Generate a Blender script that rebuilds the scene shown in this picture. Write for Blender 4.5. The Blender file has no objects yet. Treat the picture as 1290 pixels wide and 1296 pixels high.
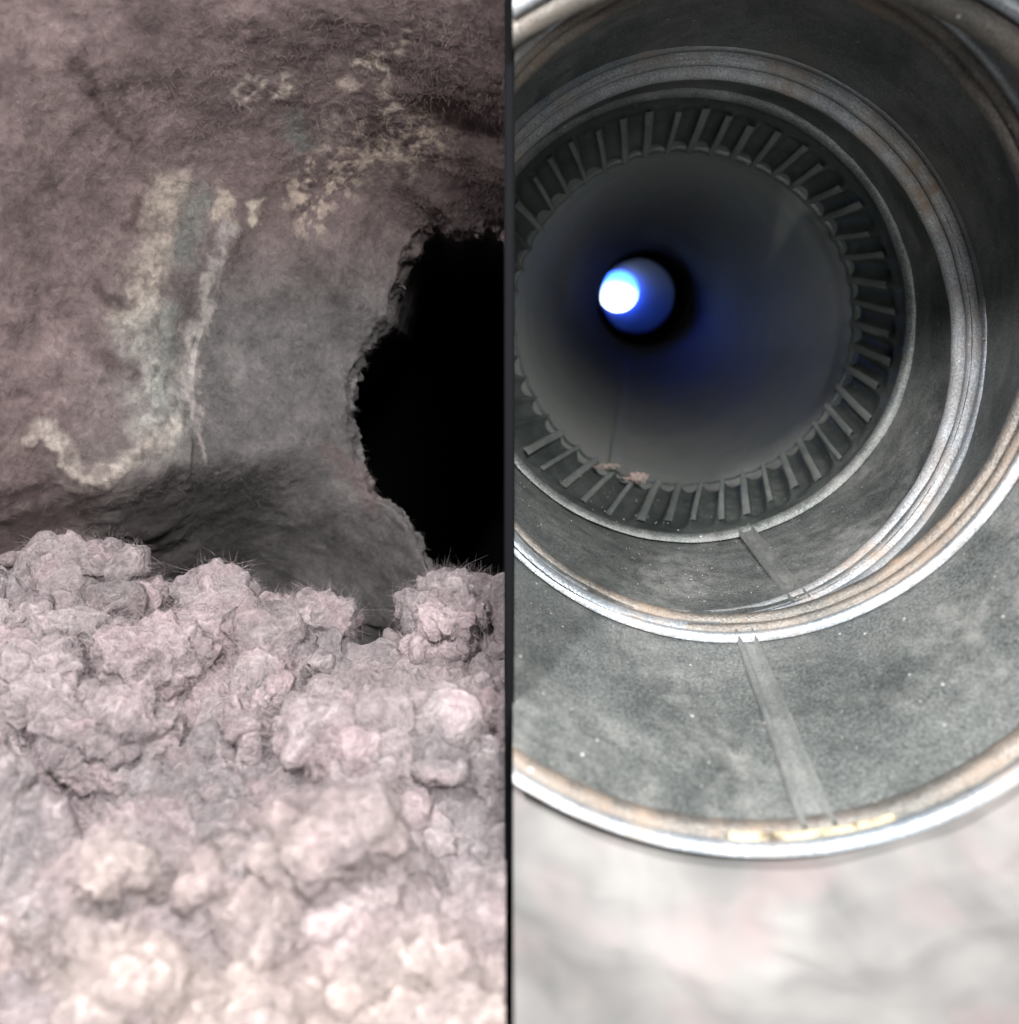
import bpy, bmesh, math, random
import numpy as np
from mathutils import Vector
random.seed(4); RNG = np.random.default_rng(7)
PI = math.pi
SC = bpy.context.scene
COL = SC.collection

# ---------------------------------------------------------------- camera, world, lights, exposure
F = 1000.0                       # focal length in photo pixels (photo 1290 x 1296)
cam = bpy.data.cameras.new('camera'); co = bpy.data.objects.new('camera', cam); COL.objects.link(co)
cam.sensor_fit = 'HORIZONTAL'; cam.sensor_width = 36; cam.lens = 36 * F / 1290
cam.clip_start = 0.002; cam.clip_end = 60
co.location = (0, 0, 0); co.rotation_euler = (PI / 2, 0, 0)
cam.dof.use_dof = True; cam.dof.focus_distance = 0.145
cam.dof.aperture_fstop = cam.lens / 1000 / 0.0015
SC.camera = co
w = bpy.data.worlds.new('World'); SC.world = w; w.use_nodes = True
w.node_tree.nodes['Background'].inputs[0].default_value = (0.80, 0.90, 1.0, 1)
w.node_tree.nodes['Background'].inputs[1].default_value = 0.03
SC.view_settings.view_transform = 'Standard'; SC.view_settings.look = 'None'
SC.view_settings.exposure = 0; SC.view_settings.gamma = 1

def area(name, loc, target, size, power, color):
    l = bpy.data.lights.new(name, 'AREA'); l.shape = 'DISK'; l.size = size; l.energy = power; l.color = color
    o = bpy.data.objects.new(name, l); COL.objects.link(o); o.location = loc
    o.rotation_euler = (Vector(target) - Vector(loc)).to_track_quat('-Z', 'Y').to_euler()
    return o
area('work_light_right', (0.032, -0.075, 0.058), (0.030, 0.10, -0.010), 0.040, 1.05, (1.0, 0.985, 0.96))
area('work_light_left', (-0.048, -0.012, 0.082), (-0.032, 0.10, -0.020), 0.010, 0.60, (1.0, 0.97, 0.96))
area('bead_fill_light', (0.034, -0.012, 0.016), (0.032, 0.12, 0.030), 0.012, 0.046, (1.0, 0.99, 0.97))  # added fill, lifts the upper bead rings
l = bpy.data.lights.new('pipe_fill_spot', 'SPOT'); l.energy = 0.75; l.spot_size = math.radians(27); l.spot_blend = 0.5; l.shadow_soft_size = 0.006  # added fill spot, brightens the deep pipe through the crimped end
l.color = (0.97, 1.0, 0.98)
o = bpy.data.objects.new('pipe_fill_spot', l); COL.objects.link(o); o.location = (0.020, -0.020, -0.008)
o.rotation_euler = (Vector((0.049, 0.215, 0.056)) - Vector((0.020, -0.020, -0.008))).to_track_quat('-Z', 'Y').to_euler()

# ---------------------------------------------------------------- helpers
def P(px, py, d):
    return np.array([(px - 645) / F * d, d, (648 - py) / F * d])

def mesh_obj(name, verts, faces, mat=None, parent=None, smooth=True):
    me = bpy.data.meshes.new(name)
    verts = np.asarray(verts, dtype=np.float32); faces = np.asarray(faces, dtype=np.int32)
    n = faces.shape[1]
    me.vertices.add(len(verts)); me.vertices.foreach_set('co', verts.ravel())
    me.loops.add(faces.size); me.loops.foreach_set('vertex_index', faces.ravel())
    me.polygons.add(len(faces)); me.polygons.foreach_set('loop_start', np.arange(0, faces.size, n, dtype=np.int32))
    me.update(calc_edges=True)
    if smooth: me.polygons.foreach_set('use_smooth', np.ones(len(faces), dtype=bool))
    o = bpy.data.objects.new(name, me); COL.objects.link(o)
    if mat: me.materials.append(mat)
    if parent: o.parent = parent
    return o

def tag(o, label=None, cat=None, group=None, kind=None):
    if label: o['label'] = label
    if cat: o['category'] = cat
    if group: o['group'] = group
    if kind: o['kind'] = kind
    return o

def empty(name, loc=(0, 0, 0)):
    o = bpy.data.objects.new(name, None); COL.objects.link(o); o.empty_display_size = 0.01
    return o      # parts are modelled in world coordinates, so the root stays at the origin

def grid_faces(nu, nv, closed_u=False):
    """vertex index = v*nu+u"""
    mu = nu if closed_u else nu - 1
    u = np.arange(mu); v = np.arange(nv - 1)
    U, V = np.meshgrid(u, v)
    U2 = (U + 1) % nu
    return np.stack([V * nu + U, V * nu + U2, (V + 1) * nu + U2, (V + 1) * nu + U], -1).reshape(-1, 4)

_perm = RNG.permutation(256); _perm = np.concatenate([_perm, _perm, _perm])
_g = RNG.normal(size=(256, 3)); _g /= np.linalg.norm(_g, axis=1)[:, None]
def perlin(p):
    i = np.floor(p).astype(np.int64); f = p - i; i &= 255
    s = f * f * f * (f * (f * 6 - 15) + 10)
    out = 0
    for dx in (0, 1):
        wx = s[:, 0] if dx else 1 - s[:, 0]
        for dy in (0, 1):
            wy = s[:, 1] if dy else 1 - s[:, 1]
            for dz in (0, 1):
                wz = s[:, 2] if dz else 1 - s[:, 2]
                h = _perm[_perm[_perm[(i[:, 0] + dx) & 255] + ((i[:, 1] + dy) & 255)] + ((i[:, 2] + dz) & 255)]
                g = _g[h]
                out = out + wx * wy * wz * (g[:, 0] * (f[:, 0] - dx) + g[:, 1] * (f[:, 1] - dy) + g[:, 2] * (f[:, 2] - dz))
    return out * 1.5
def fbm(p, freq, octs, gain=0.5, lac=2.03, billow=False):
    a = 1.0; t = 0; tot = 0
    for k in range(octs):
        n = perlin(p * freq + 17.3 * k)
        if billow: n = np.abs(n) * 2 - 0.5
        t = t + a * n; tot += a; a *= gain; freq *= lac
    return t / tot
def puffs(p, freq, seed=0):
    """rounded tufts: 2-D cells in the x,y plane, 1 on top, 0 in the creases"""
    q = p[:, :2] * freq + seed * 7.7; i = np.floor(q).astype(np.int64); best = np.full(len(p), 9.0)
    for dx in (-1, 0, 1):
        for dy in (-1, 0, 1):
            c = i + np.array([dx, dy]); h = _perm[_perm[(c[:, 0]) & 255] + (c[:, 1] & 255)]
            fx = _g[h, 0] * 0.35 + 0.5 + c[:, 0]; fy = _g[h, 1] * 0.35 + 0.5 + c[:, 1]
            best = np.minimum(best, (q[:, 0] - fx) ** 2 + (q[:, 1] - fy) ** 2 - 0.12 * _g[h, 2])
    return 1 - np.clip(best, -0.2, 1.2)
def sm(a, b, x):
    t = np.clip((x - a) / (b - a), 0, 1); return t * t * (3 - 2 * t)

def clip_x(o, sign):
    """cut a mesh at the partition so nothing reaches the other compartment"""
    bm = bmesh.new(); bm.from_mesh(o.data)
    bmesh.ops.bisect_plane(bm, geom=bm.verts[:] + bm.edges[:] + bm.faces[:], dist=1e-7,
                           plane_co=(sign * 0.0004, 0, 0), plane_no=(sign, 0, 0), clear_inner=True)
    bm.to_mesh(o.data); bm.free()
    return o

# ---------------------------------------------------------------- materials
def newmat(name):
    m = bpy.data.materials.new(name); m.use_nodes = True
    nt = m.node_tree; b = nt.nodes['Principled BSDF']
    return m, nt, b
def N(nt, t, **kw):
    n = nt.nodes.new(t)
    for k, v in kw.items():
        if k in n.inputs: n.inputs[k].default_value = v
        else: setattr(n, k, v)
    return n
def ramp(nt, src, stops):
    r = nt.nodes.new('ShaderNodeValToRGB'); e = r.color_ramp.elements
    while len(e) < len(stops): e.new(0.5)
    for i, (p, c) in enumerate(stops):
        e[i].position = p; e[i].color = tuple(c) + (1,) if len(c) == 3 else c
    nt.links.new(src, r.inputs[0]); return r
def mix(nt, fac, a, b, mode='MIX'):
    m = nt.nodes.new('ShaderNodeMix'); m.data_type = 'RGBA'; m.blend_type = mode
    for s, v in ((m.inputs[0], fac), (m.inputs[6], a), (m.inputs[7], b)):
        if isinstance(v, (int, float)): s.default_value = v
        elif isinstance(v, tuple): s.default_value = v + (1,) if len(v) == 3 else v
        else: nt.links.new(v, s)
    return m.outputs[2]
def noise(nt, scale, detail=6, rough=0.6, dist=0.0, vec=None):
    n = N(nt, 'ShaderNodeTexNoise', Scale=scale, Detail=detail, Roughness=rough, Distortion=dist)
    if vec is not None: nt.links.new(vec, n.inputs['Vector'])
    else:
        g = nt.nodes.get('geo') or nt.nodes.new('ShaderNodeNewGeometry'); g.name = 'geo'
        nt.links.new(g.outputs['Position'], n.inputs['Vector'])
    return n.outputs['Fac']

def metal(name, c_dark, c_light, dust, dust_amt=0.5, metallic=0.75, rough=(0.35, 0.6), grain=0.5, bump=0.25):
    """galvanised sheet: broad blotches, a fine sandy grain, dust film and pale specks"""
    m, nt, b = newmat(name)
    broad = noise(nt, 55, 5, 0.6, 0.6)
    fine = noise(nt, 2600, 3, 0.7)
    mid = noise(nt, 380, 5, 0.65)
    base = ramp(nt, broad, [(0.32, c_dark), (0.68, c_light)]).outputs[0]
    g = ramp(nt, fine, [(0.36, (0.35,) * 3), (0.5, (0.85,) * 3), (0.64, (1.5,) * 3)]).outputs[0]
    base = mix(nt, grain, base, g, 'MULTIPLY')
    d2 = N(nt, 'ShaderNodeMath', operation='MULTIPLY')
    nt.links.new(ramp(nt, noise(nt, 42, 4, 0.6, 1.0), [(0.42, (0,) * 3), (0.66, (1,) * 3)]).outputs[0], d2.inputs[0])
    nt.links.new(ramp(nt, mid, [(0.38, (0.25,) * 3), (0.6, (1,) * 3)]).outputs[0], d2.inputs[1])
    d3 = N(nt, 'ShaderNodeMath', operation='MULTIPLY'); nt.links.new(d2.outputs[0], d3.inputs[0]); d3.inputs[1].default_value = dust_amt
    col = mix(nt, d3.outputs[0], base, dust)
    v = N(nt, 'ShaderNodeTexVoronoi', Scale=420.0); nt.links.new(nt.nodes['geo'].outputs['Position'], v.inputs['Vector'])
    sp = ramp(nt, v.outputs['Distance'], [(0.0, (1,) * 3), (0.075, (1,) * 3), (0.11, (0,) * 3)]).outputs[0]
    sel = ramp(nt, noise(nt, 160, 2, 0.5), [(0.56, (0,) * 3), (0.60, (1,) * 3)]).outputs[0]
    s2 = mix(nt, 1.0, sp, sel, 'MULTIPLY')
    col = mix(nt, s2, col, (0.62, 0.62, 0.60))
    nt.links.new(col, b.inputs['Base Color'])
    inv = N(nt, 'ShaderNodeMath', operation='MULTIPLY_ADD'); nt.links.new(d3.outputs[0], inv.inputs[0])
    inv.inputs[1].default_value = -metallic * 0.9; inv.inputs[2].default_value = metallic
    nt.links.new(inv.outputs[0], b.inputs['Metallic'])
    mr = N(nt, 'ShaderNodeMapRange'); nt.links.new(mid, mr.inputs[0])
    mr.inputs[1].default_value = 0.3; mr.inputs[2].default_value = 0.7; mr.inputs[3].default_value = rough[0]; mr.inputs[4].default_value = rough[1]
    nt.links.new(mr.outputs[0], b.inputs['Roughness'])
    bp = N(nt, 'ShaderNodeBump', Strength=bump, Distance=0.0004)
    h = N(nt, 'ShaderNodeMath', operation='ADD'); nt.links.new(mid, h.inputs[0]); nt.links.new(fine, h.inputs[1])
    nt.links.new(h.outputs[0], bp.inputs['Height']); nt.links.new(bp.outputs[0], b.inputs['Normal'])
    return m

M_GORE = metal('galvanised_gore', (0.080, 0.092, 0.091), (0.20, 0.214, 0.21), (0.28, 0.275, 0.265), 0.6, metallic=0.45, grain=0.85)
M_BEAD = metal('bead_metal', (0.24, 0.26, 0.28), (0.48, 0.50, 0.53), (0.26, 0.20, 0.155), 1.0, metallic=0.5, rough=(0.42, 0.65), grain=0.5, bump=0.6)
M_BEAD_D = metal('dusty_bead_metal', (0.11, 0.11, 0.105), (0.23, 0.21, 0.19), (0.21, 0.155, 0.115), 1.0, metallic=0.6, rough=(0.4, 0.6), grain=0.5, bump=0.5)
M_RIM = metal('rim_metal', (0.17, 0.20, 0.23), (0.34, 0.365, 0.39), (0.22, 0.18, 0.15), 0.9, metallic=0.5, rough=(0.25, 0.45), grain=0.45, bump=0.3)
M_CRIMP = metal('crimp_metal', (0.06, 0.075, 0.072), (0.12, 0.135, 0.13), (0.20, 0.21, 0.20), 0.35, metallic=0.5, rough=(0.4, 0.6), grain=0.5)
M_RIDGE = metal('crimp_edge_metal', (0.15, 0.17, 0.165), (0.27, 0.29, 0.28), (0.28, 0.27, 0.25), 0.4, metallic=0.4, rough=(0.4, 0.6), grain=0.3)
M_PIPE = metal('pipe_metal', (0.34, 0.37, 0.35), (0.42, 0.43, 0.41), (0.40, 0.37, 0.35), 0.4, metallic=0.3, rough=(0.45, 0.62), grain=0.2, bump=0.15)
M_FAR = metal('skyglow_pipe_metal', (0.035, 0.055, 0.11), (0.055, 0.08, 0.15), (0.05, 0.07, 0.11), 0.3, metallic=0.45, rough=(0.5, 0.65), grain=0.2, bump=0.1)  # blue glow of the sky is put into this base colour

# soft dusty coat on the near collar
M_COLLAR, nt, b = newmat('dusty_collar')
c = ramp(nt, noise(nt, 70, 3, 0.5, 0.3), [(0.3, (0.07, 0.07, 0.07)), (0.5, (0.12, 0.118, 0.116)), (0.7, (0.18, 0.176, 0.172))]).outputs[0]
c = mix(nt, ramp(nt, noise(nt, 95, 2, 0.5), [(0.5, (0,) * 3), (0.7, (0.6,) * 3)]).outputs[0], c, (0.19, 0.148, 0.148))
nt.links.new(c, b.inputs['Base Color']); b.inputs['Roughness'].default_value = 0.75; b.inputs['Sheen Weight'].default_value = 0.2

M_TAPE, nt, b = newmat('yellowed_sealant')
c = ramp(nt, noise(nt, 500, 5, 0.7), [(0.35, (0.06, 0.045, 0.03)), (0.47, (0.30, 0.26, 0.175)), (0.7, (0.38, 0.345, 0.26))]).outputs[0]
nt.links.new(c, b.inputs['Base Color']); b.inputs['Roughness'].default_value = 0.8

M_SEAM = metal('seam_metal', (0.12, 0.132, 0.13), (0.26, 0.272, 0.266), (0.30, 0.28, 0.265), 0.6, metallic=0.4, rough=(0.35, 0.5), grain=0.5)
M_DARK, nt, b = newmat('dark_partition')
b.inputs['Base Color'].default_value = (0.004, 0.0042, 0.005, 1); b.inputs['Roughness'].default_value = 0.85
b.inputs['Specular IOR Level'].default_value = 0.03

def lint_mat(name, sheen=0.0, sss=0.0004):
    """felted lint: the vertex colour holds the fibre colours of each patch"""
    m, nt, b = newmat(name)
    a = nt.nodes.new('ShaderNodeAttribute'); a.attribute_name = 'lint_colour'
    f = noise(nt, 900, 5, 0.75, 0.5); g2 = noise(nt, 240, 4, 0.65, 0.8)
    c = mix(nt, 0.8, a.outputs['Color'], ramp(nt, f, [(0.3, (0.62,) * 3), (0.5, (0.95,) * 3), (0.7, (1.3,) * 3)]).outputs[0], 'MULTIPLY')
    c = mix(nt, 0.7, c, ramp(nt, g2, [(0.3, (0.72, 0.70, 0.72)), (0.5, (0.97, 0.95, 0.96)), (0.7, (1.22, 1.2, 1.18))]).outputs[0], 'MULTIPLY')
    nt.links.new(c, b.inputs['Base Color']); b.inputs['Roughness'].default_value = 1.0
    b.inputs['Specular IOR Level'].default_value = 0.1
    b.inputs['Sheen Weight'].default_value = sheen; b.inputs['Sheen Roughness'].default_value = 0.6
    if name != 'lint_fibre':
        b.inputs['Subsurface Weight'].default_value = 1.0; b.inputs['Subsurface Radius'].default_value = (1.0, 0.92, 0.92); b.inputs['Subsurface Scale'].default_value = sss
    bp = N(nt, 'ShaderNodeBump', Strength=0.45, Distance=0.0005)
    h = N(nt, 'ShaderNodeMath', operation='ADD'); nt.links.new(f, h.inputs[0]); nt.links.new(g2, h.inputs[1])
    nt.links.new(h.outputs[0], bp.inputs['Height']); nt.links.new(bp.outputs[0], b.inputs['Normal'])
    return m
def add_puff_bump(m):
    """small round tufts of fluff in the relief of the loose lint"""
    nt = m.node_tree; b = nt.nodes['Principled BSDF']; old = b.inputs['Normal'].links[0].from_socket
    g = nt.nodes['geo']; wn = N(nt, 'ShaderNodeTexNoise', Scale=420.0, Detail=3.0); nt.links.new(g.outputs['Position'], wn.inputs['Vector'])
    wa = N(nt, 'ShaderNodeVectorMath', operation='MULTIPLY_ADD'); nt.links.new(wn.outputs['Color'], wa.inputs[0])
    wa.inputs[1].default_value = (0.0022,) * 3; nt.links.new(g.outputs['Position'], wa.inputs[2])
    prev = old
    for sc, dist in ((620.0, 0.0016), (1500.0, 0.0008)):
        v = N(nt, 'ShaderNodeTexVoronoi', Scale=sc); nt.links.new(wa.outputs[0], v.inputs['Vector'])
        bp = N(nt, 'ShaderNodeBump', Strength=0.30, Distance=dist); bp.invert = True
        nt.links.new(v.outputs['Distance'], bp.inputs['Height']); nt.links.new(prev, bp.inputs['Normal']); prev = bp.outputs[0]
    nt.links.new(prev, b.inputs['Normal']); return m
M_LOOSE = add_puff_bump(lint_mat('loose_lint', 0.0, 0.0006))
M_LINT = lint_mat('felted_lint'); M_FIBRE = lint_mat('lint_fibre', 0.0)

def set_colour(o, rgb):
    a = o.data.color_attributes.new('lint_colour', 'FLOAT_COLOR', 'POINT')
    c = np.ones((len(rgb), 4), dtype=np.float32); c[:, :3] = rgb
    a.data.foreach_set('color', c.ravel())

# ================================================================ RIGHT COMPARTMENT: the clean duct
NT = 256
TH = np.linspace(0, 2 * PI, NT, endpoint=False)
def ring(cx, cy, rx, ry, rot, d, tx=0.0, tz=0.0):
    """a joint of the elbow: centre, half axes, turn, distance, lean of its plane"""
    c, s = math.cos(rot), math.sin(rot)
    ex, ey = rx * np.cos(TH), ry * np.sin(TH)
    # keep angle index aligned with the true direction from the centre
    ang = TH - rot
    r = rx * ry / np.sqrt((ry * np.cos(ang)) ** 2 + (rx * np.sin(ang)) ** 2)
    px = cx + r * np.cos(TH); py = cy - r * np.sin(TH)
    dd = d * (1 + tx * np.cos(TH) + tz * np.sin(TH))
    return np.stack([(px - 645) / F * dd, dd, (648 - py) / F * dd], -1)
KA = ring(962, 498, 567, 567, 0, 0.088, 0.02, 0.03)
K1 = ring(938, 372, 408, 437, math.radians(-18), 0.117, -0.05, -0.08)
K2 = ring(893, 430, 350, 367, 0, 0.137, 0.05, 0.05)
K3 = ring(868, 400, 288, 286, 0, 0.172, 0.01, 0.0)
K4 = ring(866, 402, 219, 216, 0, 0.214)
def inward(K, n):
    c = K.mean(0); v = c - K; v /= np.linalg.norm(v, axis=1)[:, None]; return v
def normal(K):
    c = K.mean(0); a = K - c; n = np.cross(a[0], a[NT // 4]); n /= np.linalg.norm(n)
    return n if n[1] > 0 else -n
def loft(name, Ka, Kb, mat, parent, n=24, dent=0.0004, r0=0.0, r1=0.0, seed=0.0):
    rows = []
    for k in range(n + 1):
        t = k / n; p = Ka * (1 - t) + Kb * t
        p = p + inward(p, 0) * (r0 * (1 - t) + r1 * t)
        q = p + seed
        amp = dent * math.sin(PI * t) ** 0.5 if 0 < t < 1 else 0
        p = p + inward(p, 0) * (fbm(q, 38, 3) * amp * 2.4 + fbm(q, 160, 2) * amp * 0.5)[:, None]
        rows.append(p)
    o = mesh_obj(name, np.concatenate(rows), grid_faces(NT, n + 1, True), mat, parent)
    return clip_x(o, 1)
def sweep(name, K, prof, mat, parent, rough=0.00012, seed=0.0, th=None):
    """prof: list of (along axis mm, inward mm)"""
    nrm = normal(K); inn = inward(K, 0); rows = []
    for a, r in prof:
        p = K + nrm * a * 1e-3 + inn * r * 1e-3
        p = p + inn * (fbm(p + seed, 120, 3) * rough)[:, None] + nrm * (fbm(p + seed + 3, 90, 3) * rough * 2)[:, None]
        rows.append(p)
    o = mesh_obj(name, np.concatenate(rows), grid_faces(NT, len(prof), True), mat, parent)
    return clip_x(o, 1)
def arc(a0, r0, w, h, n=8):
    return [(a0 + w * (0.5 - 0.5 * math.cos(PI * k / n)), r0 + h * math.sin(PI * k / n)) for k in range(n + 1)]

elbow = tag(empty('duct_elbow'), 'clean galvanised steel elbow with beaded gore joints and crimped far end', 'duct elbow')
# gore sheets
loft('gore', KA, K1, M_GORE, elbow, 40, 0.0006, 0, 0.0)
loft('gore', K1, K2, M_GORE, elbow, 30, 0.0004, 0.0012, 0.0, 5)
loft('gore', K2, K3, M_GORE, elbow, 34, 0.0007, 0.0019, 0.0, 9)
# beads: thin bright lip, dark groove, broad dirty roll
lip = arc(-1.9, 0.0, 1.0, 0.75)
roll = [(-0.8, -0.25), (-0.5, 0.0)] + [(a, r + 0.5 * i / 8) for i, (a, r) in enumerate(arc(-0.3, 0.2, 1.7, 0.8))] + [(1.5, 0.55)] + [(a, r + 0.5 * i / 8) for i, (a, r) in enumerate(arc(1.6, 0.8, 2.0, 0.75))] + [(3.9, 1.15), (4.6, 0.9)]
def bead(K, lipw, matl, matr, k=1.0, seed=0.0, kr=1.0):
    r = sweep('bead', K, [(a * k, r_ * kr) for a, r_ in roll], matr, elbow, 0.00022, seed)
    l = sweep('bead_lip', K, [(a * k, r_ * k) for a, r_ in arc(-2.3, 0.0, 1.6, lipw)], matl, r, 0.00006, seed + 2)
    return r
bead(K1, 1.3, M_RIM, M_BEAD_D, 1.1, 1.0, 1.5)
bead(K2, 1.1, M_RIM, M_BEAD, 1.25, 4.0, 1.75)
sweep('bead', K3, arc(-2.4, 0.0, 3.2, 1.9) + [(1.0, -0.3), (1.8, -0.2)], M_GORE, elbow, 0.0002, 8.0)
# outer rim at the near end: inner dusty roll and polished outer edge
r = sweep('rim', KA, [(3.8, -0.1)] + arc(3.6, 0.1, -3.4, 1.5)[1:] + [(-0.05, -0.9), (-0.15, -1.2)], M_BEAD_D, elbow, 0.00015, 11)
sweep('rim_edge', KA, arc(-0.2, -0.9, -2.0, 1.4, 8), M_RIM, r, 0.00006, 12)

# crimped collar: 48 pleats folded into the sheet, standing edges between them
NC = 48
rows = []; nrow = 22; NTC = NC * 12
thc = np.linspace(0, 2 * PI, NTC, endpoint=False)
def at_th(K, th):
    x = th / (2 * PI) * NT; i = np.floor(x).astype(int) % NT; f = (x - np.floor(x))[:, None]
    return K[i] * (1 - f) + K[(i + 1) % NT] * f
K3b = K3 + normal(K3) * 0.0016
for k in range(nrow + 1):
    t = k / nrow
    th = (thc + 0.10 * t) % (2 * PI)
    p = at_th(K3b, th) * (1 - t) + at_th(K4, th) * t
    c = p.mean(0); v = c - p; v /= np.linalg.norm(v, axis=1)[:, None]
    ph = (thc * NC / (2 * PI)) % 1.0
    saw = np.abs(ph - 0.5) * 2                       # 1 at the standing edge
    g_ = float(sm(0.18, 0.36, np.array([t]))[0]); depth = 0.3 * t + g_ * ((saw ** 2.2) * (0.9 + 0.4 * t) - 1.7 * (1 - saw ** 3))
    wob = 0.35 * np.sin(thc * 7 + 1.3) * t
    depth = depth * (1 + 0.35 * perlin(np.stack([np.cos(thc) * 6, np.sin(thc) * 6, thc * 0 + t], -1)))
    p = p + v * ((depth + wob) * 1e-3)[:, None]
    rows.append(p)
crimp = mesh_obj('crimped_collar', np.concatenate(rows), grid_faces(NTC, nrow + 1, True), M_CRIMP, elbow)
clip_x(crimp, 1)
# each standing edge of the crimp: a thin folded ridge
base_ridge = None
for i in range(NC):
    th0 = i / NC * 2 * PI
    ps = []
    jit = random.uniform(-0.022, 0.022); h = random.uniform(0.35, 0.8) * 1e-3; wd = random.uniform(0.6, 1.0) * 1e-3
    t1 = random.uniform(0.16, 0.32)
    for t in (t1, 0.42, 0.6, 0.85, 1.0):
        th = np.array([(th0 + 0.10 * t + jit * (1 - t) + (0.025 * (1 - t) ** 2)) % (2 * PI)])
        p = at_th(K3b, th)[0] * (1 - t) + at_th(K4, th)[0] * t
        cc = K3b.mean(0) * (1 - t) + K4.mean(0) * t
        v = (cc - p); v /= np.linalg.norm(v)
        tang = np.cross(v, (0, 1, 0)); tang /= np.linalg.norm(tang)
        lift = (0.9 + 0.7 * t) * 1e-3
        fade = min(1, (t - t1) * 5) - 0.6 * (t == t1)
        ps += [p - tang * wd + v * (lift - 0.0004), p + v * (lift + h * fade), p + tang * wd + v * (lift - 0.0004)]
    if min(q[0] for q in ps) < 0.0006: continue
    fs = []
    for k in range(4):
        a = k * 3
        fs += [(a, a + 1, a + 4, a + 3), (a + 1, a + 2, a + 5, a + 4)]
    mesh_obj('crimp_ridge', ps, fs, M_RIDGE, crimp)
# scalloped far lip of the crimp
NL = NC * 10; th = np.linspace(0, 2 * PI, NL, endpoint=False); rows = []
p0 = at_th(K4, (th + 0.10) % (2 * PI)); c = K4.mean(0); v = c - p0; v /= np.linalg.norm(v, axis=1)[:, None]
ph = (th * NC / (2 * PI)) % 1.0
sc_ = np.abs(np.sin(ph * PI)) * 0.55 * (1 + 0.5 * np.sin(th * 5)) + 0.25 * perlin(np.stack([th * 9, th * 0, th * 0], -1))
for a, rr in ((-0.6, -0.3), (-0.3, 0.55), (0.3, 0.85), (1.2, 0.6), (1.8, -0.2)):
    rows.append(p0 + v * ((rr * 0.6 + 0.9 - sc_ * 0.9) * 1e-3)[:, None] + np.array([0, a * 1e-3, 0]))
o = mesh_obj('scalloped_lip', np.concatenate(rows), grid_faces(NL, 5, True), M_CRIMP, elbow); clip_x(o, 1)

# longitudinal lock seams, raised strips following the sheets
def seam(name, Ka, Kb, tha, thb, wa, wb, h, mat, parent, off=0.0, n=16):
    """tha/thb angles (rad) at both ends, widths mm"""
    V = []; prof = [(-1.0, -0.3), (-0.88, 0.8), (-0.74, 0.9), (-0.6, -0.1), (0.45, 0.0), (0.62, 0.75), (0.82, 0.85), (1.0, -0.3)]
    for k in range(n + 1):
        t = k / n; th = np.array([(tha * (1 - t) + thb * t) % (2 * PI)]); p = at_th(Ka, th)[0] * (1 - t) + at_th(Kb, th)[0] * t
        c = Ka.mean(0) * (1 - t) + Kb.mean(0) * t; v = c - p; v /= np.linalg.norm(v)
        tg = np.cross(v, (0, 1, 0)); tg /= np.linalg.norm(tg); wdt = (wa * (1 - t) + wb * t) * 1e-3 / 2
        for x, y in prof:
            V.append(p + tg * x * wdt + v * (y * h * 1e-3 + 0.0002 + off))
    m = len(prof); return mesh_obj(name, V, grid_faces(m, n + 1), mat, parent)
def ang(px, py, cx, cy): return math.atan2(cy - py, px - cx) % (2 * PI)
seam('seam', KA, K1, ang(1033, 1015, 962, 498), ang(942, 800, 938, 372), 4.4, 3.2, 1.35, M_SEAM, elbow, 0.0001)
seam('seam', K2, K3, ang(1005, 735, 893, 430), ang(940, 662, 868, 400), 3.8, 3.6, 0.8, M_SEAM, elbow, 0.0012)

# near collar: the dusty mouth in front of the elbow
collar = tag(empty('duct_mouth'), 'pale dusty mouth of the clean duct, blurred in front of its outer rim', 'duct mouth')
rows = []
KN = ring(966, 500, 600, 600, 0, 0.0875, 0.02, 0.03)
keys = [(0.0868, 557), (0.0868, 575), (0.083, 660), (0.078, 740), (0.068, 860), (0.055, 1060), (0.042, 1400), (0.03, 1900)]
for i, (d, rr) in enumerate(keys):
    if i < 2: K = ring(962, 498, rr, rr, 0, 0.0905 if i == 0 else 0.0885, 0.02, 0.03)
    else: K = ring(962, 500, rr, rr, 0, d)
    rows.append(K)
fine = []
for i in range(len(rows) - 1):
    for k in range(10): t = k / 10; fine.append(rows[i] * (1 - t) + rows[i + 1] * t)
fine.append(rows[-1]); fine = np.concatenate(fine)
c = np.array([0.028, 0, 0.013]); v = c - fine; v[:, 1] = 0; v /= np.linalg.norm(v, axis=1)[:, None]
amp = np.where(np.arange(len(fine)) < NT * 12, 0.1, 1.0)
fine = fine + v * (fbm(fine, 60, 4, billow=True) * 0.0022 * amp)[:, None]
o = mesh_obj('dusty_wall', fine, grid_faces(NT, (len(rows) - 1) * 10 + 1, True), M_COLLAR, collar); clip_x(o, 1)

# yellowed sealant stuck in the rim
V = []; n = 40; a0, a1 = ang(920, 1045, 962, 498), ang(1130, 1030, 962, 498)
for k in range(n + 1):
    t = k / n; th_ = np.array([a0 * (1 - t) + a1 * t]); p = at_th(KA, th_)[0]; c = KA.mean(0); v = c - p; v /= np.linalg.norm(v)
    wv = (1.0 - 0.75 * t + 0.15 * random.random()) * (0.3 if k in (0, n) else 1)
    for a, rr in ((0.15, 0.35), (0.0, 0.9), (-0.5 * wv, 1.15), (-0.9 * wv, 0.9), (-1.15 * wv, 0.35), (-1.2 * wv, -0.2)):
        V.append(p + np.array([0, (a - 0.2) * 1e-3, 0]) + v * ((rr * (0.75 + 0.35 * wv) + 0.1 * random.random() + 0.0) * 1e-3))
o = mesh_obj('sealant_strip', V, grid_faces(6, n + 1), M_TAPE)
tag(o, 'crumbling cream-yellow strip of sealant lying along the bottom of the outer rim', 'sealant strip')

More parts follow.
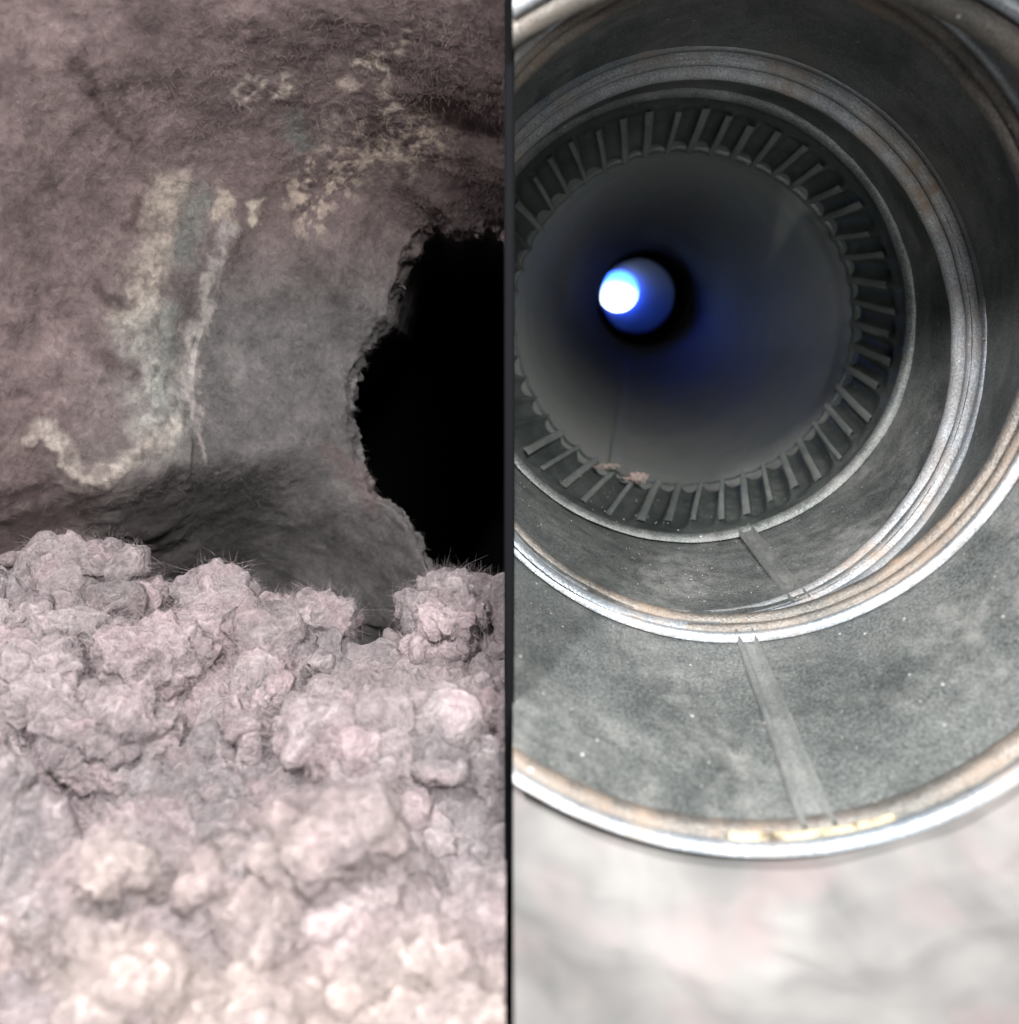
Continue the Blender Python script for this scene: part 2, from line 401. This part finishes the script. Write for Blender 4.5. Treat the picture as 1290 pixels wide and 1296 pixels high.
# straight pipe behind the elbow, long and dim
def tube(name, pts, rads, mat, parent, n=128, clip=True, dent=0.0, seed=0):
    t = np.linspace(0, 2 * PI, n, endpoint=False); rows = []
    for i, (p, r_) in enumerate(zip(pts, rads)):
        p = np.array(p); a = np.array(pts[min(i + 1, len(pts) - 1)]) - np.array(pts[max(i - 1, 0)]); a /= np.linalg.norm(a)
        u = np.cross(a, (0, 0, 1)); u /= np.linalg.norm(u); w_ = np.cross(u, a)
        q = p + (np.cos(t)[:, None] * u + np.sin(t)[:, None] * w_) * r_
        if dent: q = q + (p - q) / r_ * (fbm(q + seed, 14, 3) * dent)[:, None]
        rows.append(q)
    o = mesh_obj(name, np.concatenate(rows), grid_faces(n, len(pts), True), mat, parent)
    return clip_x(o, 1) if clip else o
pipe = tag(empty('straight_pipe'), 'long dim straight pipe seen through the crimped end of the elbow', 'pipe')
A0 = P(866, 402, 0.2155); B0 = P(816, 379, 0.86)
S = 48
tube('pipe_wall', [A0 + (B0 - A0) * k / S for k in range(S + 1)], [0.0505] * (S + 1), M_PIPE, pipe, dent=0.0015)
# far joint: the gap and the next length of pipe turning to the left
d1 = (B0 - A0) / np.linalg.norm(B0 - A0)
tube('joint_band', [B0 - d1 * 0.004, B0, B0 + d1 * 0.03, B0 + d1 * 0.05], [0.0505, 0.057, 0.057, 0.052], M_CRIMP, pipe, clip=False)
C0 = P(807, 375, 0.90); C1 = P(783, 369, 1.80)
outlet = tag(empty('outlet_pipe'), 'last length of pipe glowing blue before the open outlet at the far end', 'outlet pipe')
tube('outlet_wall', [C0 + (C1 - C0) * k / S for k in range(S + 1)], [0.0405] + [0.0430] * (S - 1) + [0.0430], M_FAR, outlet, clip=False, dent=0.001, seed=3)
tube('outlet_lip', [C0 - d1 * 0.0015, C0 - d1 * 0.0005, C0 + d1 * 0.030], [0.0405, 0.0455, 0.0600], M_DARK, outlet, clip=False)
tube('pipe_light_shield', [A0 - d1 * 0.012, A0 - d1 * 0.006, A0 + d1 * 0.0005], [0.085, 0.060, 0.0503], M_CRIMP, pipe)  # added annulus, stops light leaking in around the pipe start
d2 = (C1 - C0) / np.linalg.norm(C1 - C0)
tube('outlet_light_shield', [C1 - d2 * 0.001, C1, C1 + d2 * 0.002], [0.0428, 0.06, 0.9], M_CRIMP, outlet, clip=False)  # added plate, stops sky light passing outside the outlet pipe
# pipe lock seam running away along the floor of the pipe
V = []; n = 40
u = np.cross(d1, (0, 0, 1)); u /= np.linalg.norm(u); w_ = np.cross(u, d1)
for k in range(n + 1):
    p = A0 + (B0 - A0) * (0.01 + 0.97 * k / n); an = math.radians(-112)
    for x, y in ((-1, 0), (-0.9, 0.8), (-0.6, 1.0), (-0.5, 0.2), (0.5, 0.2), (0.6, 0.9), (0.9, 0.7), (1, 0)):
        aa = an + x * 0.055; V.append(p + (math.cos(aa) * u + math.sin(aa) * w_) * (0.0508 - y * 0.0011 - 0.0008))
mesh_obj('seam', V, grid_faces(8, n + 1), M_PIPE, pipe)

# daylight beyond the outlet
m, nt, b = newmat('open_sky')
for nd in list(nt.nodes): nt.nodes.remove(nd)
out = nt.nodes.new('ShaderNodeOutputMaterial'); em = nt.nodes.new('ShaderNodeEmission')
g = nt.nodes.new('ShaderNodeNewGeometry')
CS = P(780, 367, 2.6)
vd = N(nt, 'ShaderNodeVectorMath', operation='DISTANCE'); nt.links.new(g.outputs['Position'], vd.inputs[0])
vd.inputs[1].default_value = tuple(CS + np.array([-0.005, 0, -0.070]))
r_ = ramp(nt, vd.outputs['Value'], [(0.0, (0.80, 0.90, 1.0)), (0.060, (0.55, 0.78, 1.0)), (0.105, (0.04, 0.17, 1.6)), (1.0, (0.010, 0.09, 1.9))])
nt.links.new(r_.outputs[0], em.inputs[0]); em.inputs[1].default_value = 8.0; nt.links.new(em.outputs[0], out.inputs[0])
V = []; FA = []
nn = 24
for k in range(nn + 1):
    for j in range(nn + 1):
        x, y = (k / nn - 0.5) * 1.6, (j / nn - 0.5) * 1.6
        V.append(CS + np.array([x, 0.0 - 0.12 * (x * x + y * y), y]))
sky = mesh_obj('sky', V, grid_faces(nn + 1, nn + 1), m); tag(sky, kind='structure')

# small tuft of pinkish lint caught on the lower lip, and stray specks
def tuft(name, c, r, col, label, n=10, sq=(1, 1, 0.6), parent=None):
    bm = bmesh.new(); bmesh.ops.create_icosphere(bm, subdivisions=4, radius=1)
    v = np.array([x.co[:] for x in bm.verts]); f = np.array([[y.index for y in x.verts] for x in bm.faces]); bm.free()
    v = v * np.array(sq); v = v * (1 + 1.3 * fbm(v + c * 900, 1.9, 5, 0.6))[:, None]
    o = mesh_obj(name, v * r + c, f, M_LINT, parent); set_colour(o, np.tile(col, (len(v), 1)) * (1 + 0.3 * fbm(v, 3, 2))[:, None])
    if label: tag(o, label, 'lint tuft')
    return o
tuft('lint_tuft', P(806, 604, 0.206), 0.0022, (0.22, 0.18, 0.165), 'small pinkish brown lint tuft caught on the scalloped lip of the clean duct', sq=(1.3, .6, .6))
tuft('lint_tuft', P(768, 590, 0.206), 0.0018, (0.17, 0.145, 0.13), 'flat brownish lint shred on the scalloped lip, left of the small rounder tuft', sq=(1.8, .5, .45))

def crumbs(name, Ka, Kb, th0, th1, n, rmin, rmax, parent, off=0.0004):
    iv, if_ = np.array([(0, 0, 1), (1, 0, 0), (0, 1, 0), (-1, 0, 0), (0, -1, 0), (0, 0, -1)], float), np.array([(0, 1, 2), (0, 2, 3), (0, 3, 4), (0, 4, 1), (5, 2, 1), (5, 3, 2), (5, 4, 3), (5, 1, 4)])
    V = []; Fx = []
    for k in range(n):
        t = RNG.random(); a_ = np.array([(th0 + (th1 - th0) * (RNG.random() + RNG.random()) / 2) % (2 * PI)])
        p = at_th(Ka, a_)[0] * (1 - t) + at_th(Kb, a_)[0] * t; c = Ka.mean(0) * (1 - t) + Kb.mean(0) * t; v = (c - p) / np.linalg.norm(c - p)
        if p[0] < 0.001: continue
        V.append(p + v * off + iv * RNG.uniform(0.5, 1.3, (6, 1)) * RNG.uniform(rmin, rmax)); Fx.append(if_ + 6 * len(Fx))
    o = mesh_obj(name, np.concatenate(V), np.concatenate(Fx), M_DUST, parent); o['kind'] = 'stuff'
M_DUST, nt, b = newmat('dust_crumb'); b.inputs['Base Color'].default_value = (0.30, 0.285, 0.26, 1); b.inputs['Roughness'].default_value = 0.9
crumbs('dust_crumbs', KA, K1, 1.15 * PI, 1.85 * PI, 150, 0.00006, 0.00017, elbow)
crumbs('dust_crumbs', K2, K3, 1.1 * PI, 1.8 * PI, 160, 0.00006, 0.00018, elbow, 0.0010)
crumbs('dust_crumbs', K3b, K4, 1.25 * PI, 1.65 * PI, 60, 0.0001, 0.00028, elbow, 0.0008)

# ================================================================ LEFT COMPARTMENT: the clogged duct
def poly_dist(px, py, pts):
    d = np.full(px.shape, 1e9)
    for (x0, y0), (x1, y1) in zip(pts[:-1], pts[1:]):
        vx, vy = x1 - x0, y1 - y0; L = vx * vx + vy * vy + 1e-9
        t = np.clip(((px - x0) * vx + (py - y0) * vy) / L, 0, 1)
        d = np.minimum(d, np.hypot(px - x0 - t * vx, py - y0 - t * vy))
    return d

def lring(pts_or, d, th, low=0.0):
    cx, cy, rx, ry = pts_or
    r = rx * ry / np.sqrt((ry * np.cos(th)) ** 2 + (rx * np.sin(th)) ** 2)
    r = r * (1 + low * sm(0.0, 0.8, -np.sin(th)))
    px = cx + r * np.cos(th); py = cy - r * np.sin(th); d = d * (1 + (0.42 if 0 < low < 0.75 else 0.16) * sm(0.27, 0.85, -np.sin(th)))
    return np.stack([(px - 645) / F * d, np.ones(th.shape) * d, (648 - py) / F * d], -1)

NU, NV = 1100, 560
th = np.linspace(0, 2 * PI, NU, endpoint=False)
# hole outline (photo pixels) -> polar radius around (600,510)
HO = [(760, 510), (750, 350), (690, 290), (660, 300), (620, 284), (585, 299), (556, 290), (526, 304), (510, 340), (503, 372), (494, 404), (470, 428), (456, 446), (452, 485), (444, 520), (446, 560), (462, 590), (474, 622), (500, 640), (520, 662), (536, 700), (560, 745), (640, 760), (720, 720), (750, 620), (760, 510)]
ha = np.array([math.atan2(510 - y, x - 600) % (2 * PI) for x, y in HO[:-1]]); hr = np.array([math.hypot(x - 600, y - 510) for x, y in HO[:-1]])
o_ = np.argsort(ha); ha, hr = ha[o_], hr[o_]
hrad = np.interp(th, np.concatenate([ha - 2 * PI, ha, ha + 2 * PI]), np.tile(hr, 3))
hole = lambda d, s: np.stack([((600 + hrad * s * np.cos(th)) - 645) / F * d, np.full(th.shape, d), (648 - (510 - hrad * s * np.sin(th))) / F * d], -1)
LK = [(0.0, lring((430, 560, 1500, 1500), 0.078, th, 0.8)),
      (0.10, lring((430, 540, 900, 860), 0.094, th, 1.0)),
      (0.30, lring((440, 500, 560, 520), 0.118, th, 1.0)),
      (0.47, lring((470, 480, 390, 370), 0.138, th, 0.7)),
      (0.56, lring((520, 495, 315, 340), 0.150, th, 0.3)),
      (0.60, lring((520, 500, 275, 302), 0.158, th, 0.15)),
      (0.82, hole(0.180, 1.04)), (0.85, hole(0.184, 1.0)), (0.88, hole(0.192, 1.06 - 0.10 * sm(-0.2, 0.6, np.sin(th)))),
      (0.93, hole(0.23, 1.25 - 0.42 * sm(-0.2, 0.6, np.sin(th)))), (1.0, hole(0.40, 1.0 - 0.3 * sm(-0.2, 0.6, np.sin(th))))]
tv = np.linspace(0, 1, NV); rows = []
ks = [k for k, _ in LK]
for t in tv:
    i = min(max(np.searchsorted(ks, t, 'right') - 1, 0), len(LK) - 2); f = (t - ks[i]) / (ks[i + 1] - ks[i])
    rows.append(LK[i][1] * (1 - f) + LK[i + 1][1] * f)
W = np.stack(rows)                                    # NV x NU x 3
wt = ((1 - sm(0.66, 0.78, tv)) * 0.5)[1:-1, None, None]
for _ in range(500): W[1:-1] = W[1:-1] * (1 - wt) + (W[:-2] + W[2:]) * 0.5 * wt
du = np.roll(W, -1, 1) - np.roll(W, 1, 1); dv = np.gradient(W, axis=0)
nn_ = np.cross(du, dv); nn_ /= np.linalg.norm(nn_, axis=2)[..., None] + 1e-12
cen = np.array([-0.02, 0.1, 0.01]); flip = np.sign(((np.stack([W[..., 0] * 0 - 0.03, W[..., 1] - 0.04, W[..., 2] * 0 + 0.01], -1) - W) * nn_).sum(-1)); nn_ *= flip[..., None]
for _ in range(6): nn_ = (np.roll(nn_, 1, 1) + np.roll(nn_, -1, 1) + nn_); nn_[1:-1] = nn_[1:-1] + nn_[:-2] + nn_[2:]; nn_ /= np.linalg.norm(nn_, axis=2)[..., None]
Wf = W.reshape(-1, 3); nf = nn_.reshape(-1, 3)
px = 645 + Wf[:, 0] / Wf[:, 1] * F; py = 648 - Wf[:, 2] / Wf[:, 1] * F
T = np.repeat(tv, NU)
edge = np.exp(-((T - 0.85) / 0.03) ** 2)
lump = fbm(Wf, 45, 2) * 0.0035 + fbm(Wf + 5, 170, 3) * 0.0011 + fbm(Wf + 9, 650, 3, 0.6) * 0.00022
lump *= np.where(T > 0.60, 0.45, 1.0 - 0.5 * sm(500, 250, py)) + 0.3 * edge
ragged = edge * ((fbm(Wf + 2, 90, 4, 0.55) * 0.007 + fbm(Wf + 7, 320, 3, 0.6) * 0.0022))
# ridges of the caked lint, and masks for crease shade used only as colour
nz = fbm(Wf + 31, 260, 4, 0.6); nzb = fbm(Wf + 77, 110, 3); nC0 = fbm(Wf + 177, 700, 3, 0.6)
wx = px + nz * 24; wy = py + nzb * 38
def band(pts, wd, soft=0.5): return 1 - sm(wd * (1 - soft), wd * (1 + soft), poly_dist(wx, wy, pts))
ridge1 = band([(205, 240), (190, 330), (178, 400), (185, 450), (195, 520), (160, 580), (110, 605), (55, 560)], 16, .9)
ridge2 = band([(285, 235), (280, 300), (262, 370), (245, 430), (240, 500), (258, 570)], 7, .9)
crease_shade1 = band([(95, 90), (130, 140), (165, 180)], 7, .95)
crease_shade2 = band([(125, 355), (165, 385)], 7, .9) + band([(135, 450), (165, 462)], 11, .9)
crease_shade3 = band([(40, 560), (90, 600), (120, 606)], 4, .9) + band([(175, 250), (160, 290)], 8, .9)
disp = lump + ragged + 0.0005 * ridge1 
Wd = Wf + nf * disp[:, None]
# colours
nA = fbm(Wf + 3, 70, 4, 0.6); nB = fbm(Wf + 13, 200, 4, 0.6); nC = fbm(Wf + 23, 420, 3, 0.6)
mauve = np.array([0.185, 0.145, 0.143]); grey = np.array([0.150, 0.143, 0.142])
k = sm(0.45, 0.62, T + 0.05 * nA)[:, None]
kk = k * sm(250, 420, py)[:, None]
col = mauve * (1 - kk) + grey * kk
col = col * (1 + 0.55 * nA + 0.45 * nB)[:, None]
col *= (1 + 0.25 * sm(350, 700, 900 - px - 0.2 * py))[:, None] if False else 1
def blend(mask, c, amt):
    global col
    m_ = np.clip(mask * amt, 0, 1)[:, None]; col = col * (1 - m_) + np.array(c) * m_
patchy = sm(-0.25, 0.30, nC + 0.5 * nB)
cream = (0.46, 0.42, 0.36)
main = band([(215, 245), (200, 310), (185, 350), (178, 395)], 24, .9)
blend(main * (0.35 + 0.65 * patchy), cream, 0.55); 
blend(main * sm(-0.1, 0.2, nB), (0.54, 0.475, 0.40), .4)
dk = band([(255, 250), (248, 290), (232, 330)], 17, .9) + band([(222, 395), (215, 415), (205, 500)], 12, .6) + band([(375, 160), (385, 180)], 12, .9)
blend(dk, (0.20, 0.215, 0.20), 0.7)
blend(band([(180, 420), (200, 470), (195, 520), (215, 535)], 30, .9) * (0.4 + 0.6 * patchy), (0.42, 0.42, 0.39), 0.7)
blend(band([(285, 235), (282, 275)], 7, .8), (0.52, 0.46, 0.39), 0.8)
blend(band([(325, 250), (320, 270)], 6, .8), (0.58, 0.52, 0.44), 0.9)
blend(band([(290, 290), (268, 350), (250, 410), (240, 490)], 8, .8), (0.42, 0.39, 0.37), 0.75)
blend(band([(245, 500), (258, 585)], 4, .8), (0.42, 0.38, 0.37), 0.6)
blend(band([(50, 545), (90, 590), (130, 600), (165, 575), (215, 540)], 13, .8) * (0.35 + 0.65 * patchy), (0.55, 0.50, 0.45), 0.85)
blend(band([(305, 130), (320, 105), (345, 108), (372, 102)], 11, .8) * patchy, (0.60, 0.53, 0.47), 0.9)
blend(band([(455, 85), (510, 60)], 9, .8) * patchy, (0.58, 0.50, 0.43), 0.85)
blend(band([(440, 105), (480, 95), (490, 125)], 10, .8) * patchy, (0.58, 0.50, 0.43), 0.9)
blend(band([(390, 248), (425, 220), (450, 190), (500, 165), (540, 178)], 30, .9) * sm(-0.14, 0.22, nC), (0.58, 0.49, 0.41), 0.85)
blend(band([(395, 180), (415, 150)], 9, .8) * patchy, (0.42, 0.36, 0.33), 0.6)
blend(band([(425, 580), (450, 600), (470, 630)], 14, .9), (0.17, 0.12, 0.12), 0.5)
blend(crease_shade1 + crease_shade2 + crease_shade3, (0.07, 0.05, 0.05), 0.65)  # shade of the creases painted dark into the lint colour
col = np.clip(col, 0.02, 0.9) * 0.60
keep = Wd[:, 0] < -0.0004; Wd[:, 0] = np.minimum(Wd[:, 0], -0.0004)
fc = grid_faces(NU, NV, True)
fc = fc[keep[fc].any(1)]
clog = tag(empty('clogged_duct'), 'duct interior caked in matted mauve-grey lint around a ragged black opening', 'clogged duct')
used = np.zeros(len(Wd), bool); used[fc.ravel()] = True; idx = np.cumsum(used) - 1
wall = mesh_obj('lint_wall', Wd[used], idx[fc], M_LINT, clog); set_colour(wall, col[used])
# the duct sheet that carries the lint, behind it
tt = np.linspace(0, 2 * PI, 96, endpoint=False); rows = []
for d in np.linspace(0.02, 0.42, 12):
    rows.append(np.stack([-0.045 + 0.115 * np.cos(tt), np.full(96, d), 0.006 + 0.115 * np.sin(tt)], -1))
o = mesh_obj('duct_sheet', np.concatenate(rows), grid_faces(96, 12, True), M_CRIMP, clog); clip_x(o, -1)
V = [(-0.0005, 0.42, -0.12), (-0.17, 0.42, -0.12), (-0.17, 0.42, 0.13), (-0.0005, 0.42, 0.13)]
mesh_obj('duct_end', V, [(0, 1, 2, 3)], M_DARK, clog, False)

# drift of loose lint on the floor
NX, NY = 420, 420
u = np.linspace(-0.125, -0.0001, NX); 
s = np.linspace(0, 1, NY)
cr_px = [-120, 0, 60, 120, 190, 235, 300, 350, 400, 430, 462, 500, 560, 600, 645]
cr_py = [640, 672, 690, 706, 735, 748, 748, 735, 722, 746, 770, 735, 712, 702, 690]
U, Sg = np.meshgrid(u, s)
D = 0.178 - 0.138 * Sg ** 0.8
D0 = 0.152
pxx = 645 + U / np.maximum(D, D0 * 0 + D0) * F
crest = np.interp(645 + U / D0 * F, cr_px, cr_py)
zc = (648 - crest - 14) / F * D0
fall = np.clip((D0 - D) / (D0 - 0.062), 0, 1.3)
bottom = -0.0480 + 0.010 * sm(-0.03, -0.10, U) 
Z = zc + (bottom - zc) * (fall ** 0.95)
back = np.clip((D - D0) / 0.026, 0, 1)
Z = Z - 0.035 * back ** 1.3
# left side climbs into the wall
Z = Z + 0.003 * sm(-0.055, -0.12, U) * (1 - back)
B = np.stack([U, D, Z], -1).reshape(-1, 3)
gx = np.gradient(B.reshape(NY, NX, 3), axis=1); gy = np.gradient(B.reshape(NY, NX, 3), axis=0)
nb = np.cross(gy, gx); nb /= np.linalg.norm(nb, axis=2)[..., None]; nb *= np.sign(nb[..., 2:3] + 1e-9); nb = nb.reshape(-1, 3)
warp = np.stack([fbm(B + 41, 90, 2), fbm(B + 51, 90, 2), fbm(B + 61, 90, 2)], -1) * 0.0045
Q = B + warp
h = fbm(Q + 1, 50, 3, billow=True) * 0.0125 - 0.0045 + fbm(Q + 8, 300, 3, 0.6) * 0.0016
def hollows(V):
    x_, y_ = 645 + V[:, 0] / V[:, 1] * F, 648 - V[:, 2] / V[:, 1] * F
    dd = lambda pts, r: 1 - sm(r * 0.3, r, poly_dist(x_, y_, pts))
    return np.maximum.reduce([dd([(205, 1025), (290, 1055), (395, 1068)], 48), dd([(-10, 915), (70, 975), (105, 990)], 44), dd([(330, 885), (430, 862)], 30),
                              dd([(470, 1010), (560, 1110)], 30), dd([(100, 880), (160, 905)], 18)])
def ridges(V):
    x_, y_ = 645 + V[:, 0] / V[:, 1] * F, 648 - V[:, 2] / V[:, 1] * F
    dd = lambda pts, r: 1 - sm(r * 0.2, r, poly_dist(x_, y_, pts))
    return np.maximum(dd([(170, 1130), (300, 1140), (430, 1120)], 60), dd([(-10, 1045), (80, 1060)], 45))
h = h + 0.010 * ridges(B) - 0.030 * hollows(B) + fbm(B * np.array([0.6, 1, 1]) + 50, 32, 2) * 0.013 * sm(0.150, 0.135, B[:, 1])
lat = np.stack([fbm(Q + 71, 180, 3), fbm(Q + 81, 180, 3) , fbm(Q + 91, 180, 3)], -1) * 0.0006
Bd = B + nb * h[:, None] + lat
# colours of the drift
n1 = fbm(Q + 3, 60, 4, 0.6); n2 = fbm(Q + 33, 170, 4, 0.6); n3 = fbm(Q + 43, 45, 3); n4 = fbm(Q + 63, 120, 3)
base = np.array([0.40, 0.35, 0.36]) * (1 + 0.30 * n1 + 0.35 * n2)[:, None]
m_ = (sm(0.05, 0.30, n4) * 0.6)[:, None]; base = base * (1 - m_) + np.array([0.48, 0.385, 0.405]) * m_
m_ = (sm(0.05, 0.3, n3) * 0.75 * sm(0.11, 0.06, B[:, 1]))[:, None]; base = base * (1 - m_) + np.array([0.46, 0.415, 0.35]) * m_
m_ = (sm(0.02, 0.3, -n3) * 0.55)[:, None]; base = base * (1 - m_) + np.array([0.25, 0.24, 0.245]) * m_
base = np.clip(base, 0.05, 0.92) * 1.0
keep = Bd[:, 0] < -0.0004; Bd[:, 0] = np.minimum(Bd[:, 0], -0.0004)
fc = grid_faces(NX, NY); fc = fc[keep[fc].any(1)]
used = np.zeros(len(Bd), bool); used[fc.ravel()] = True; idx = np.cumsum(used) - 1
drift = mesh_obj('lint_drift', Bd[used], idx[fc], M_LOOSE); set_colour(drift, base[used] * 0.55)
tag(drift, 'loose heaped pinkish grey lint drift covering the floor of the clogged duct', 'lint drift', kind='stuff')

# the heaped tufts themselves: lumpy balls of felted fibre at three scales, joined into the drift
def worley3(p, freq, seed=0):
    q = p * freq + seed * 3.3; i = np.floor(q).astype(np.int64); best = np.full(len(p), 9.0)
    for dx in (-1, 0, 1):
        for dy in (-1, 0, 1):
            for dz in (-1, 0, 1):
                c0, c1, c2 = i[:, 0] + dx, i[:, 1] + dy, i[:, 2] + dz
                g = _g[_perm[_perm[_perm[c0 & 255] + (c1 & 255)] + (c2 & 255)]]
                best = np.minimum(best, (q[:, 0] - c0 - .5 - g[:, 0] * .45) ** 2 + (q[:, 1] - c1 - .5 - g[:, 1] * .45) ** 2 + (q[:, 2] - c2 - .5 - g[:, 2] * .45) ** 2)
    return 1 - np.clip(best, 0, 1.1)
def ico(sub):
    bm = bmesh.new(); bmesh.ops.create_icosphere(bm, subdivisions=sub, radius=1)
    v = np.array([x.co[:] for x in bm.verts]); f = np.array([[y.index for y in x.verts] for x in bm.faces]); bm.free(); return v, f
ICO = {k: ico(k) for k in (3, 4, 5)}
TV, TF, TN, TC = [], [], [], []; off = 0
hol = hollows(B); okb = np.where((B[:, 0] < 0.004) & (B[:, 0] > -0.118) & (B[:, 1] < 0.157) & (B[:, 1] > 0.060) & (hol < 0.12))[0]
okv = okb[(np.abs(645 + B[okb, 0] / B[okb, 1] * F) < 1400) & (645 + B[okb, 0] / B[okb, 1] * F > -90)]
placed = []
for rmin, rmax, cnt in ((0.0042, 0.0070, 50), (0.0022, 0.0042, 230), (0.0012, 0.0022, 500)):
    for _ in range(cnt):
        i = okv[RNG.integers(len(okv))]; r_ = RNG.uniform(rmin, rmax)
        dens = perlin((B[i] * 60 + 5)[None])[0]
        if dens < -0.02 and RNG.random() < 0.93: continue
        r_ *= 0.8 + 0.25 * (0.152 - B[i, 1]) / 0.08 if False else 1.0
        placed.append((Bd[i] + RNG.normal(size=3) * 0.35 * r_ + np.array([0, 0, RNG.uniform(-0.35, 0.30) * r_]), r_, i))
for c_, r_, i in placed:
    v, f = ICO[4] if r_ > 0.0028 else ICO[3]
    if r_ > 0.0058: v, f = ICO[5]
    a_ = RNG.uniform(0, PI); ca, sa = math.cos(a_), math.sin(a_)
    e = np.array([RNG.uniform(1.0, 1.45), RNG.uniform(0.8, 1.1), RNG.uniform(0.6, 0.85)])
    vv = v * e; p0_ = c_ + vv * r_
    TV.append(np.concatenate([p0_, ], 0)); TN.append(v / e / np.linalg.norm(v / e, axis=1)[:, None]); TF.append(f + off); off += len(v)
    TC.append(np.tile(base[i] * RNG.uniform(0.85, 1.15), (len(v), 1)))
TV = np.concatenate(TV); TN = np.concatenate(TN); TF = np.concatenate(TF); TC = np.concatenate(TC)
wq = TV + np.stack([fbm(TV + 5, 160, 2), fbm(TV + 15, 160, 2), fbm(TV + 25, 160, 2)], -1) * 0.0022
TD = (fbm(wq, 110, 2, 0.5) * 0.0034 + fbm(wq + 3, 330, 3, 0.6) * 0.0022) + (worley3(wq, 250, 1) - 0.5) * 0.0028 + (worley3(wq, 560, 2) - 0.5) * 0.0020 + (worley3(wq, 1200, 3) - 0.5) * 0.0008 + fbm(wq, 2000, 2, 0.6) * 0.0005
TV = TV + TN * TD[:, None]
cc_ = (1 + 0.30 * fbm(TV + 9, 220, 3)) * (1 + 0.75 * fbm(TV * np.array([0.6, 1, 1]) + 29, 55, 3)); pk = sm(0.0, 0.35, fbm(TV + 19, 150, 3))[:, None] * 0.5
TC = TC * cc_[:, None]; TC = np.clip(TC * (1 - pk) + np.array([0.50, 0.385, 0.405]) * pk, 0.04, 0.9) * 0.52
kp = (TV[:, 0] < -0.0004)[TF].any(1); TV[:, 0] = np.minimum(TV[:, 0], -0.0004)
cm = (sm(0.092, 0.070, TV[:, 1]) * (0.35 + 0.9 * np.clip(fbm(TV + 99, 90, 3) + 0.2, 0, 1)))[:, None].clip(0, 0.8); TC = TC * (1 - cm) + np.array([0.35, 0.30, 0.28]) * cm; TF = TF[kp]
used = np.zeros(len(TV), bool); used[TF.ravel()] = True; idx = np.cumsum(used) - 1
tf_ = mesh_obj('lint_tufts', TV[used], idx[TF], M_LOOSE, drift); set_colour(tf_, TC[used]); tf_['kind'] = 'stuff'

# loose fibres standing off the lint
def fibres(name, pts, nrm, cols, n, parent, lmin, lmax, wd, short=False):
    i = np.arange(n) if short else RNG.integers(0, len(pts), n); p = pts[i] ; nr = nrm[i]; c = cols[i]
    d = RNG.normal(size=(n, 3)); d /= np.linalg.norm(d, axis=1)[:, None]; d = d + nr * 0.75; d /= np.linalg.norm(d, axis=1)[:, None]
    L = RNG.uniform(lmin, lmax, n)[:, None]; bend = RNG.normal(size=(n, 3)) * (1.2 if short else 0.45)
    side = np.cross(d, RNG.normal(size=(n, 3))); side /= np.linalg.norm(side, axis=1)[:, None]
    q = [p, p + d * L * 0.35 + bend * L * 0.05, p + d * L * 0.7 + bend * L * 0.25, p + (d + bend * 0.7) * L]
    V = np.stack([q[0] - side * wd, q[0] + side * wd, q[1] - side * wd, q[1] + side * wd, q[2] - side * wd * .7, q[2] + side * wd * .7, q[3] - side * wd * .3, q[3] + side * wd * .3], 1).reshape(-1, 3)
    V[:, 0] = np.minimum(V[:, 0], -0.0004)
    b_ = (np.arange(n) * 8)[:, None, None]
    f = (b_ + np.array([[0, 1, 3, 2], [2, 3, 5, 4], [4, 5, 7, 6]])[None])[:, 1 if short else 0:].reshape(-1, 4)
    o = mesh_obj(name, V, f, M_FIBRE, parent); set_colour(o, np.repeat(np.clip(c * 1.1, 0, .95), 8, 0)); o['kind'] = 'stuff'
vis = (Bd[:, 0] < -0.0006) & (Bd[:, 1] < 0.17) & (Bd[:, 1] > 0.05)
fibres('loose_fibres', Bd[vis], nb[vis], base[vis] * 0.45, 30000, drift, 0.0005, 0.0015, 0.000022)
e1, e2 = TV[TF[:, 1]] - TV[TF[:, 0]], TV[TF[:, 2]] - TV[TF[:, 0]]
fn = np.cross(e1, e2); ar = np.linalg.norm(fn, axis=1) + 1e-15; fn /= ar[:, None]
cen_ = (TV[TF[:, 0]] + TV[TF[:, 1]] + TV[TF[:, 2]]) / 3
facing = ((-cen_ / np.linalg.norm(cen_, axis=1)[:, None]) * fn).sum(1)
wgt = ar * (facing > -0.25) * (cen_[:, 0] < -0.0006) / (cen_[:, 1] ** 1.5)
pick = RNG.choice(len(TF), 340000, p=wgt / wgt.sum())
fibres('loose_fibres', cen_[pick], fn[pick], TC[TF[pick, 0]] * 1.1, 340000, drift, 0.0006, 0.0018, 0.000024, True)
vis = (Wd[:, 0] < -0.0006) & (T < 0.87) & (T > 0.2)
fibres('loose_fibres', Wd[vis], nf[vis], col[vis], 60000, clog, 0.0005, 0.0014, 0.00002)

# ================================================================ PARTITION between the two compartments
part = tag(empty('partition'), 'thin near-black divider standing upright between the two ducts', 'divider')
y0, y1, y2 = 0.095, 0.13, 0.46
V = []
for y, hw in ((y0, 0.0062 * y0), (y1, 0.0062 * y1), (y2, 0.0062 * y1)):
    for z in (-0.3, 0.3): V += [(-hw, y, z), (hw, y, z)]
Fc = [(0, 1, 3, 2), (0, 4, 5, 1), (2, 3, 7, 6), (0, 2, 6, 4), (1, 5, 7, 3), (4, 8, 9, 5), (6, 7, 11, 10), (4, 6, 10, 8), (5, 9, 11, 7), (8, 10, 11, 9)]
mesh_obj('divider_panel', V, Fc, M_DARK, part, False)
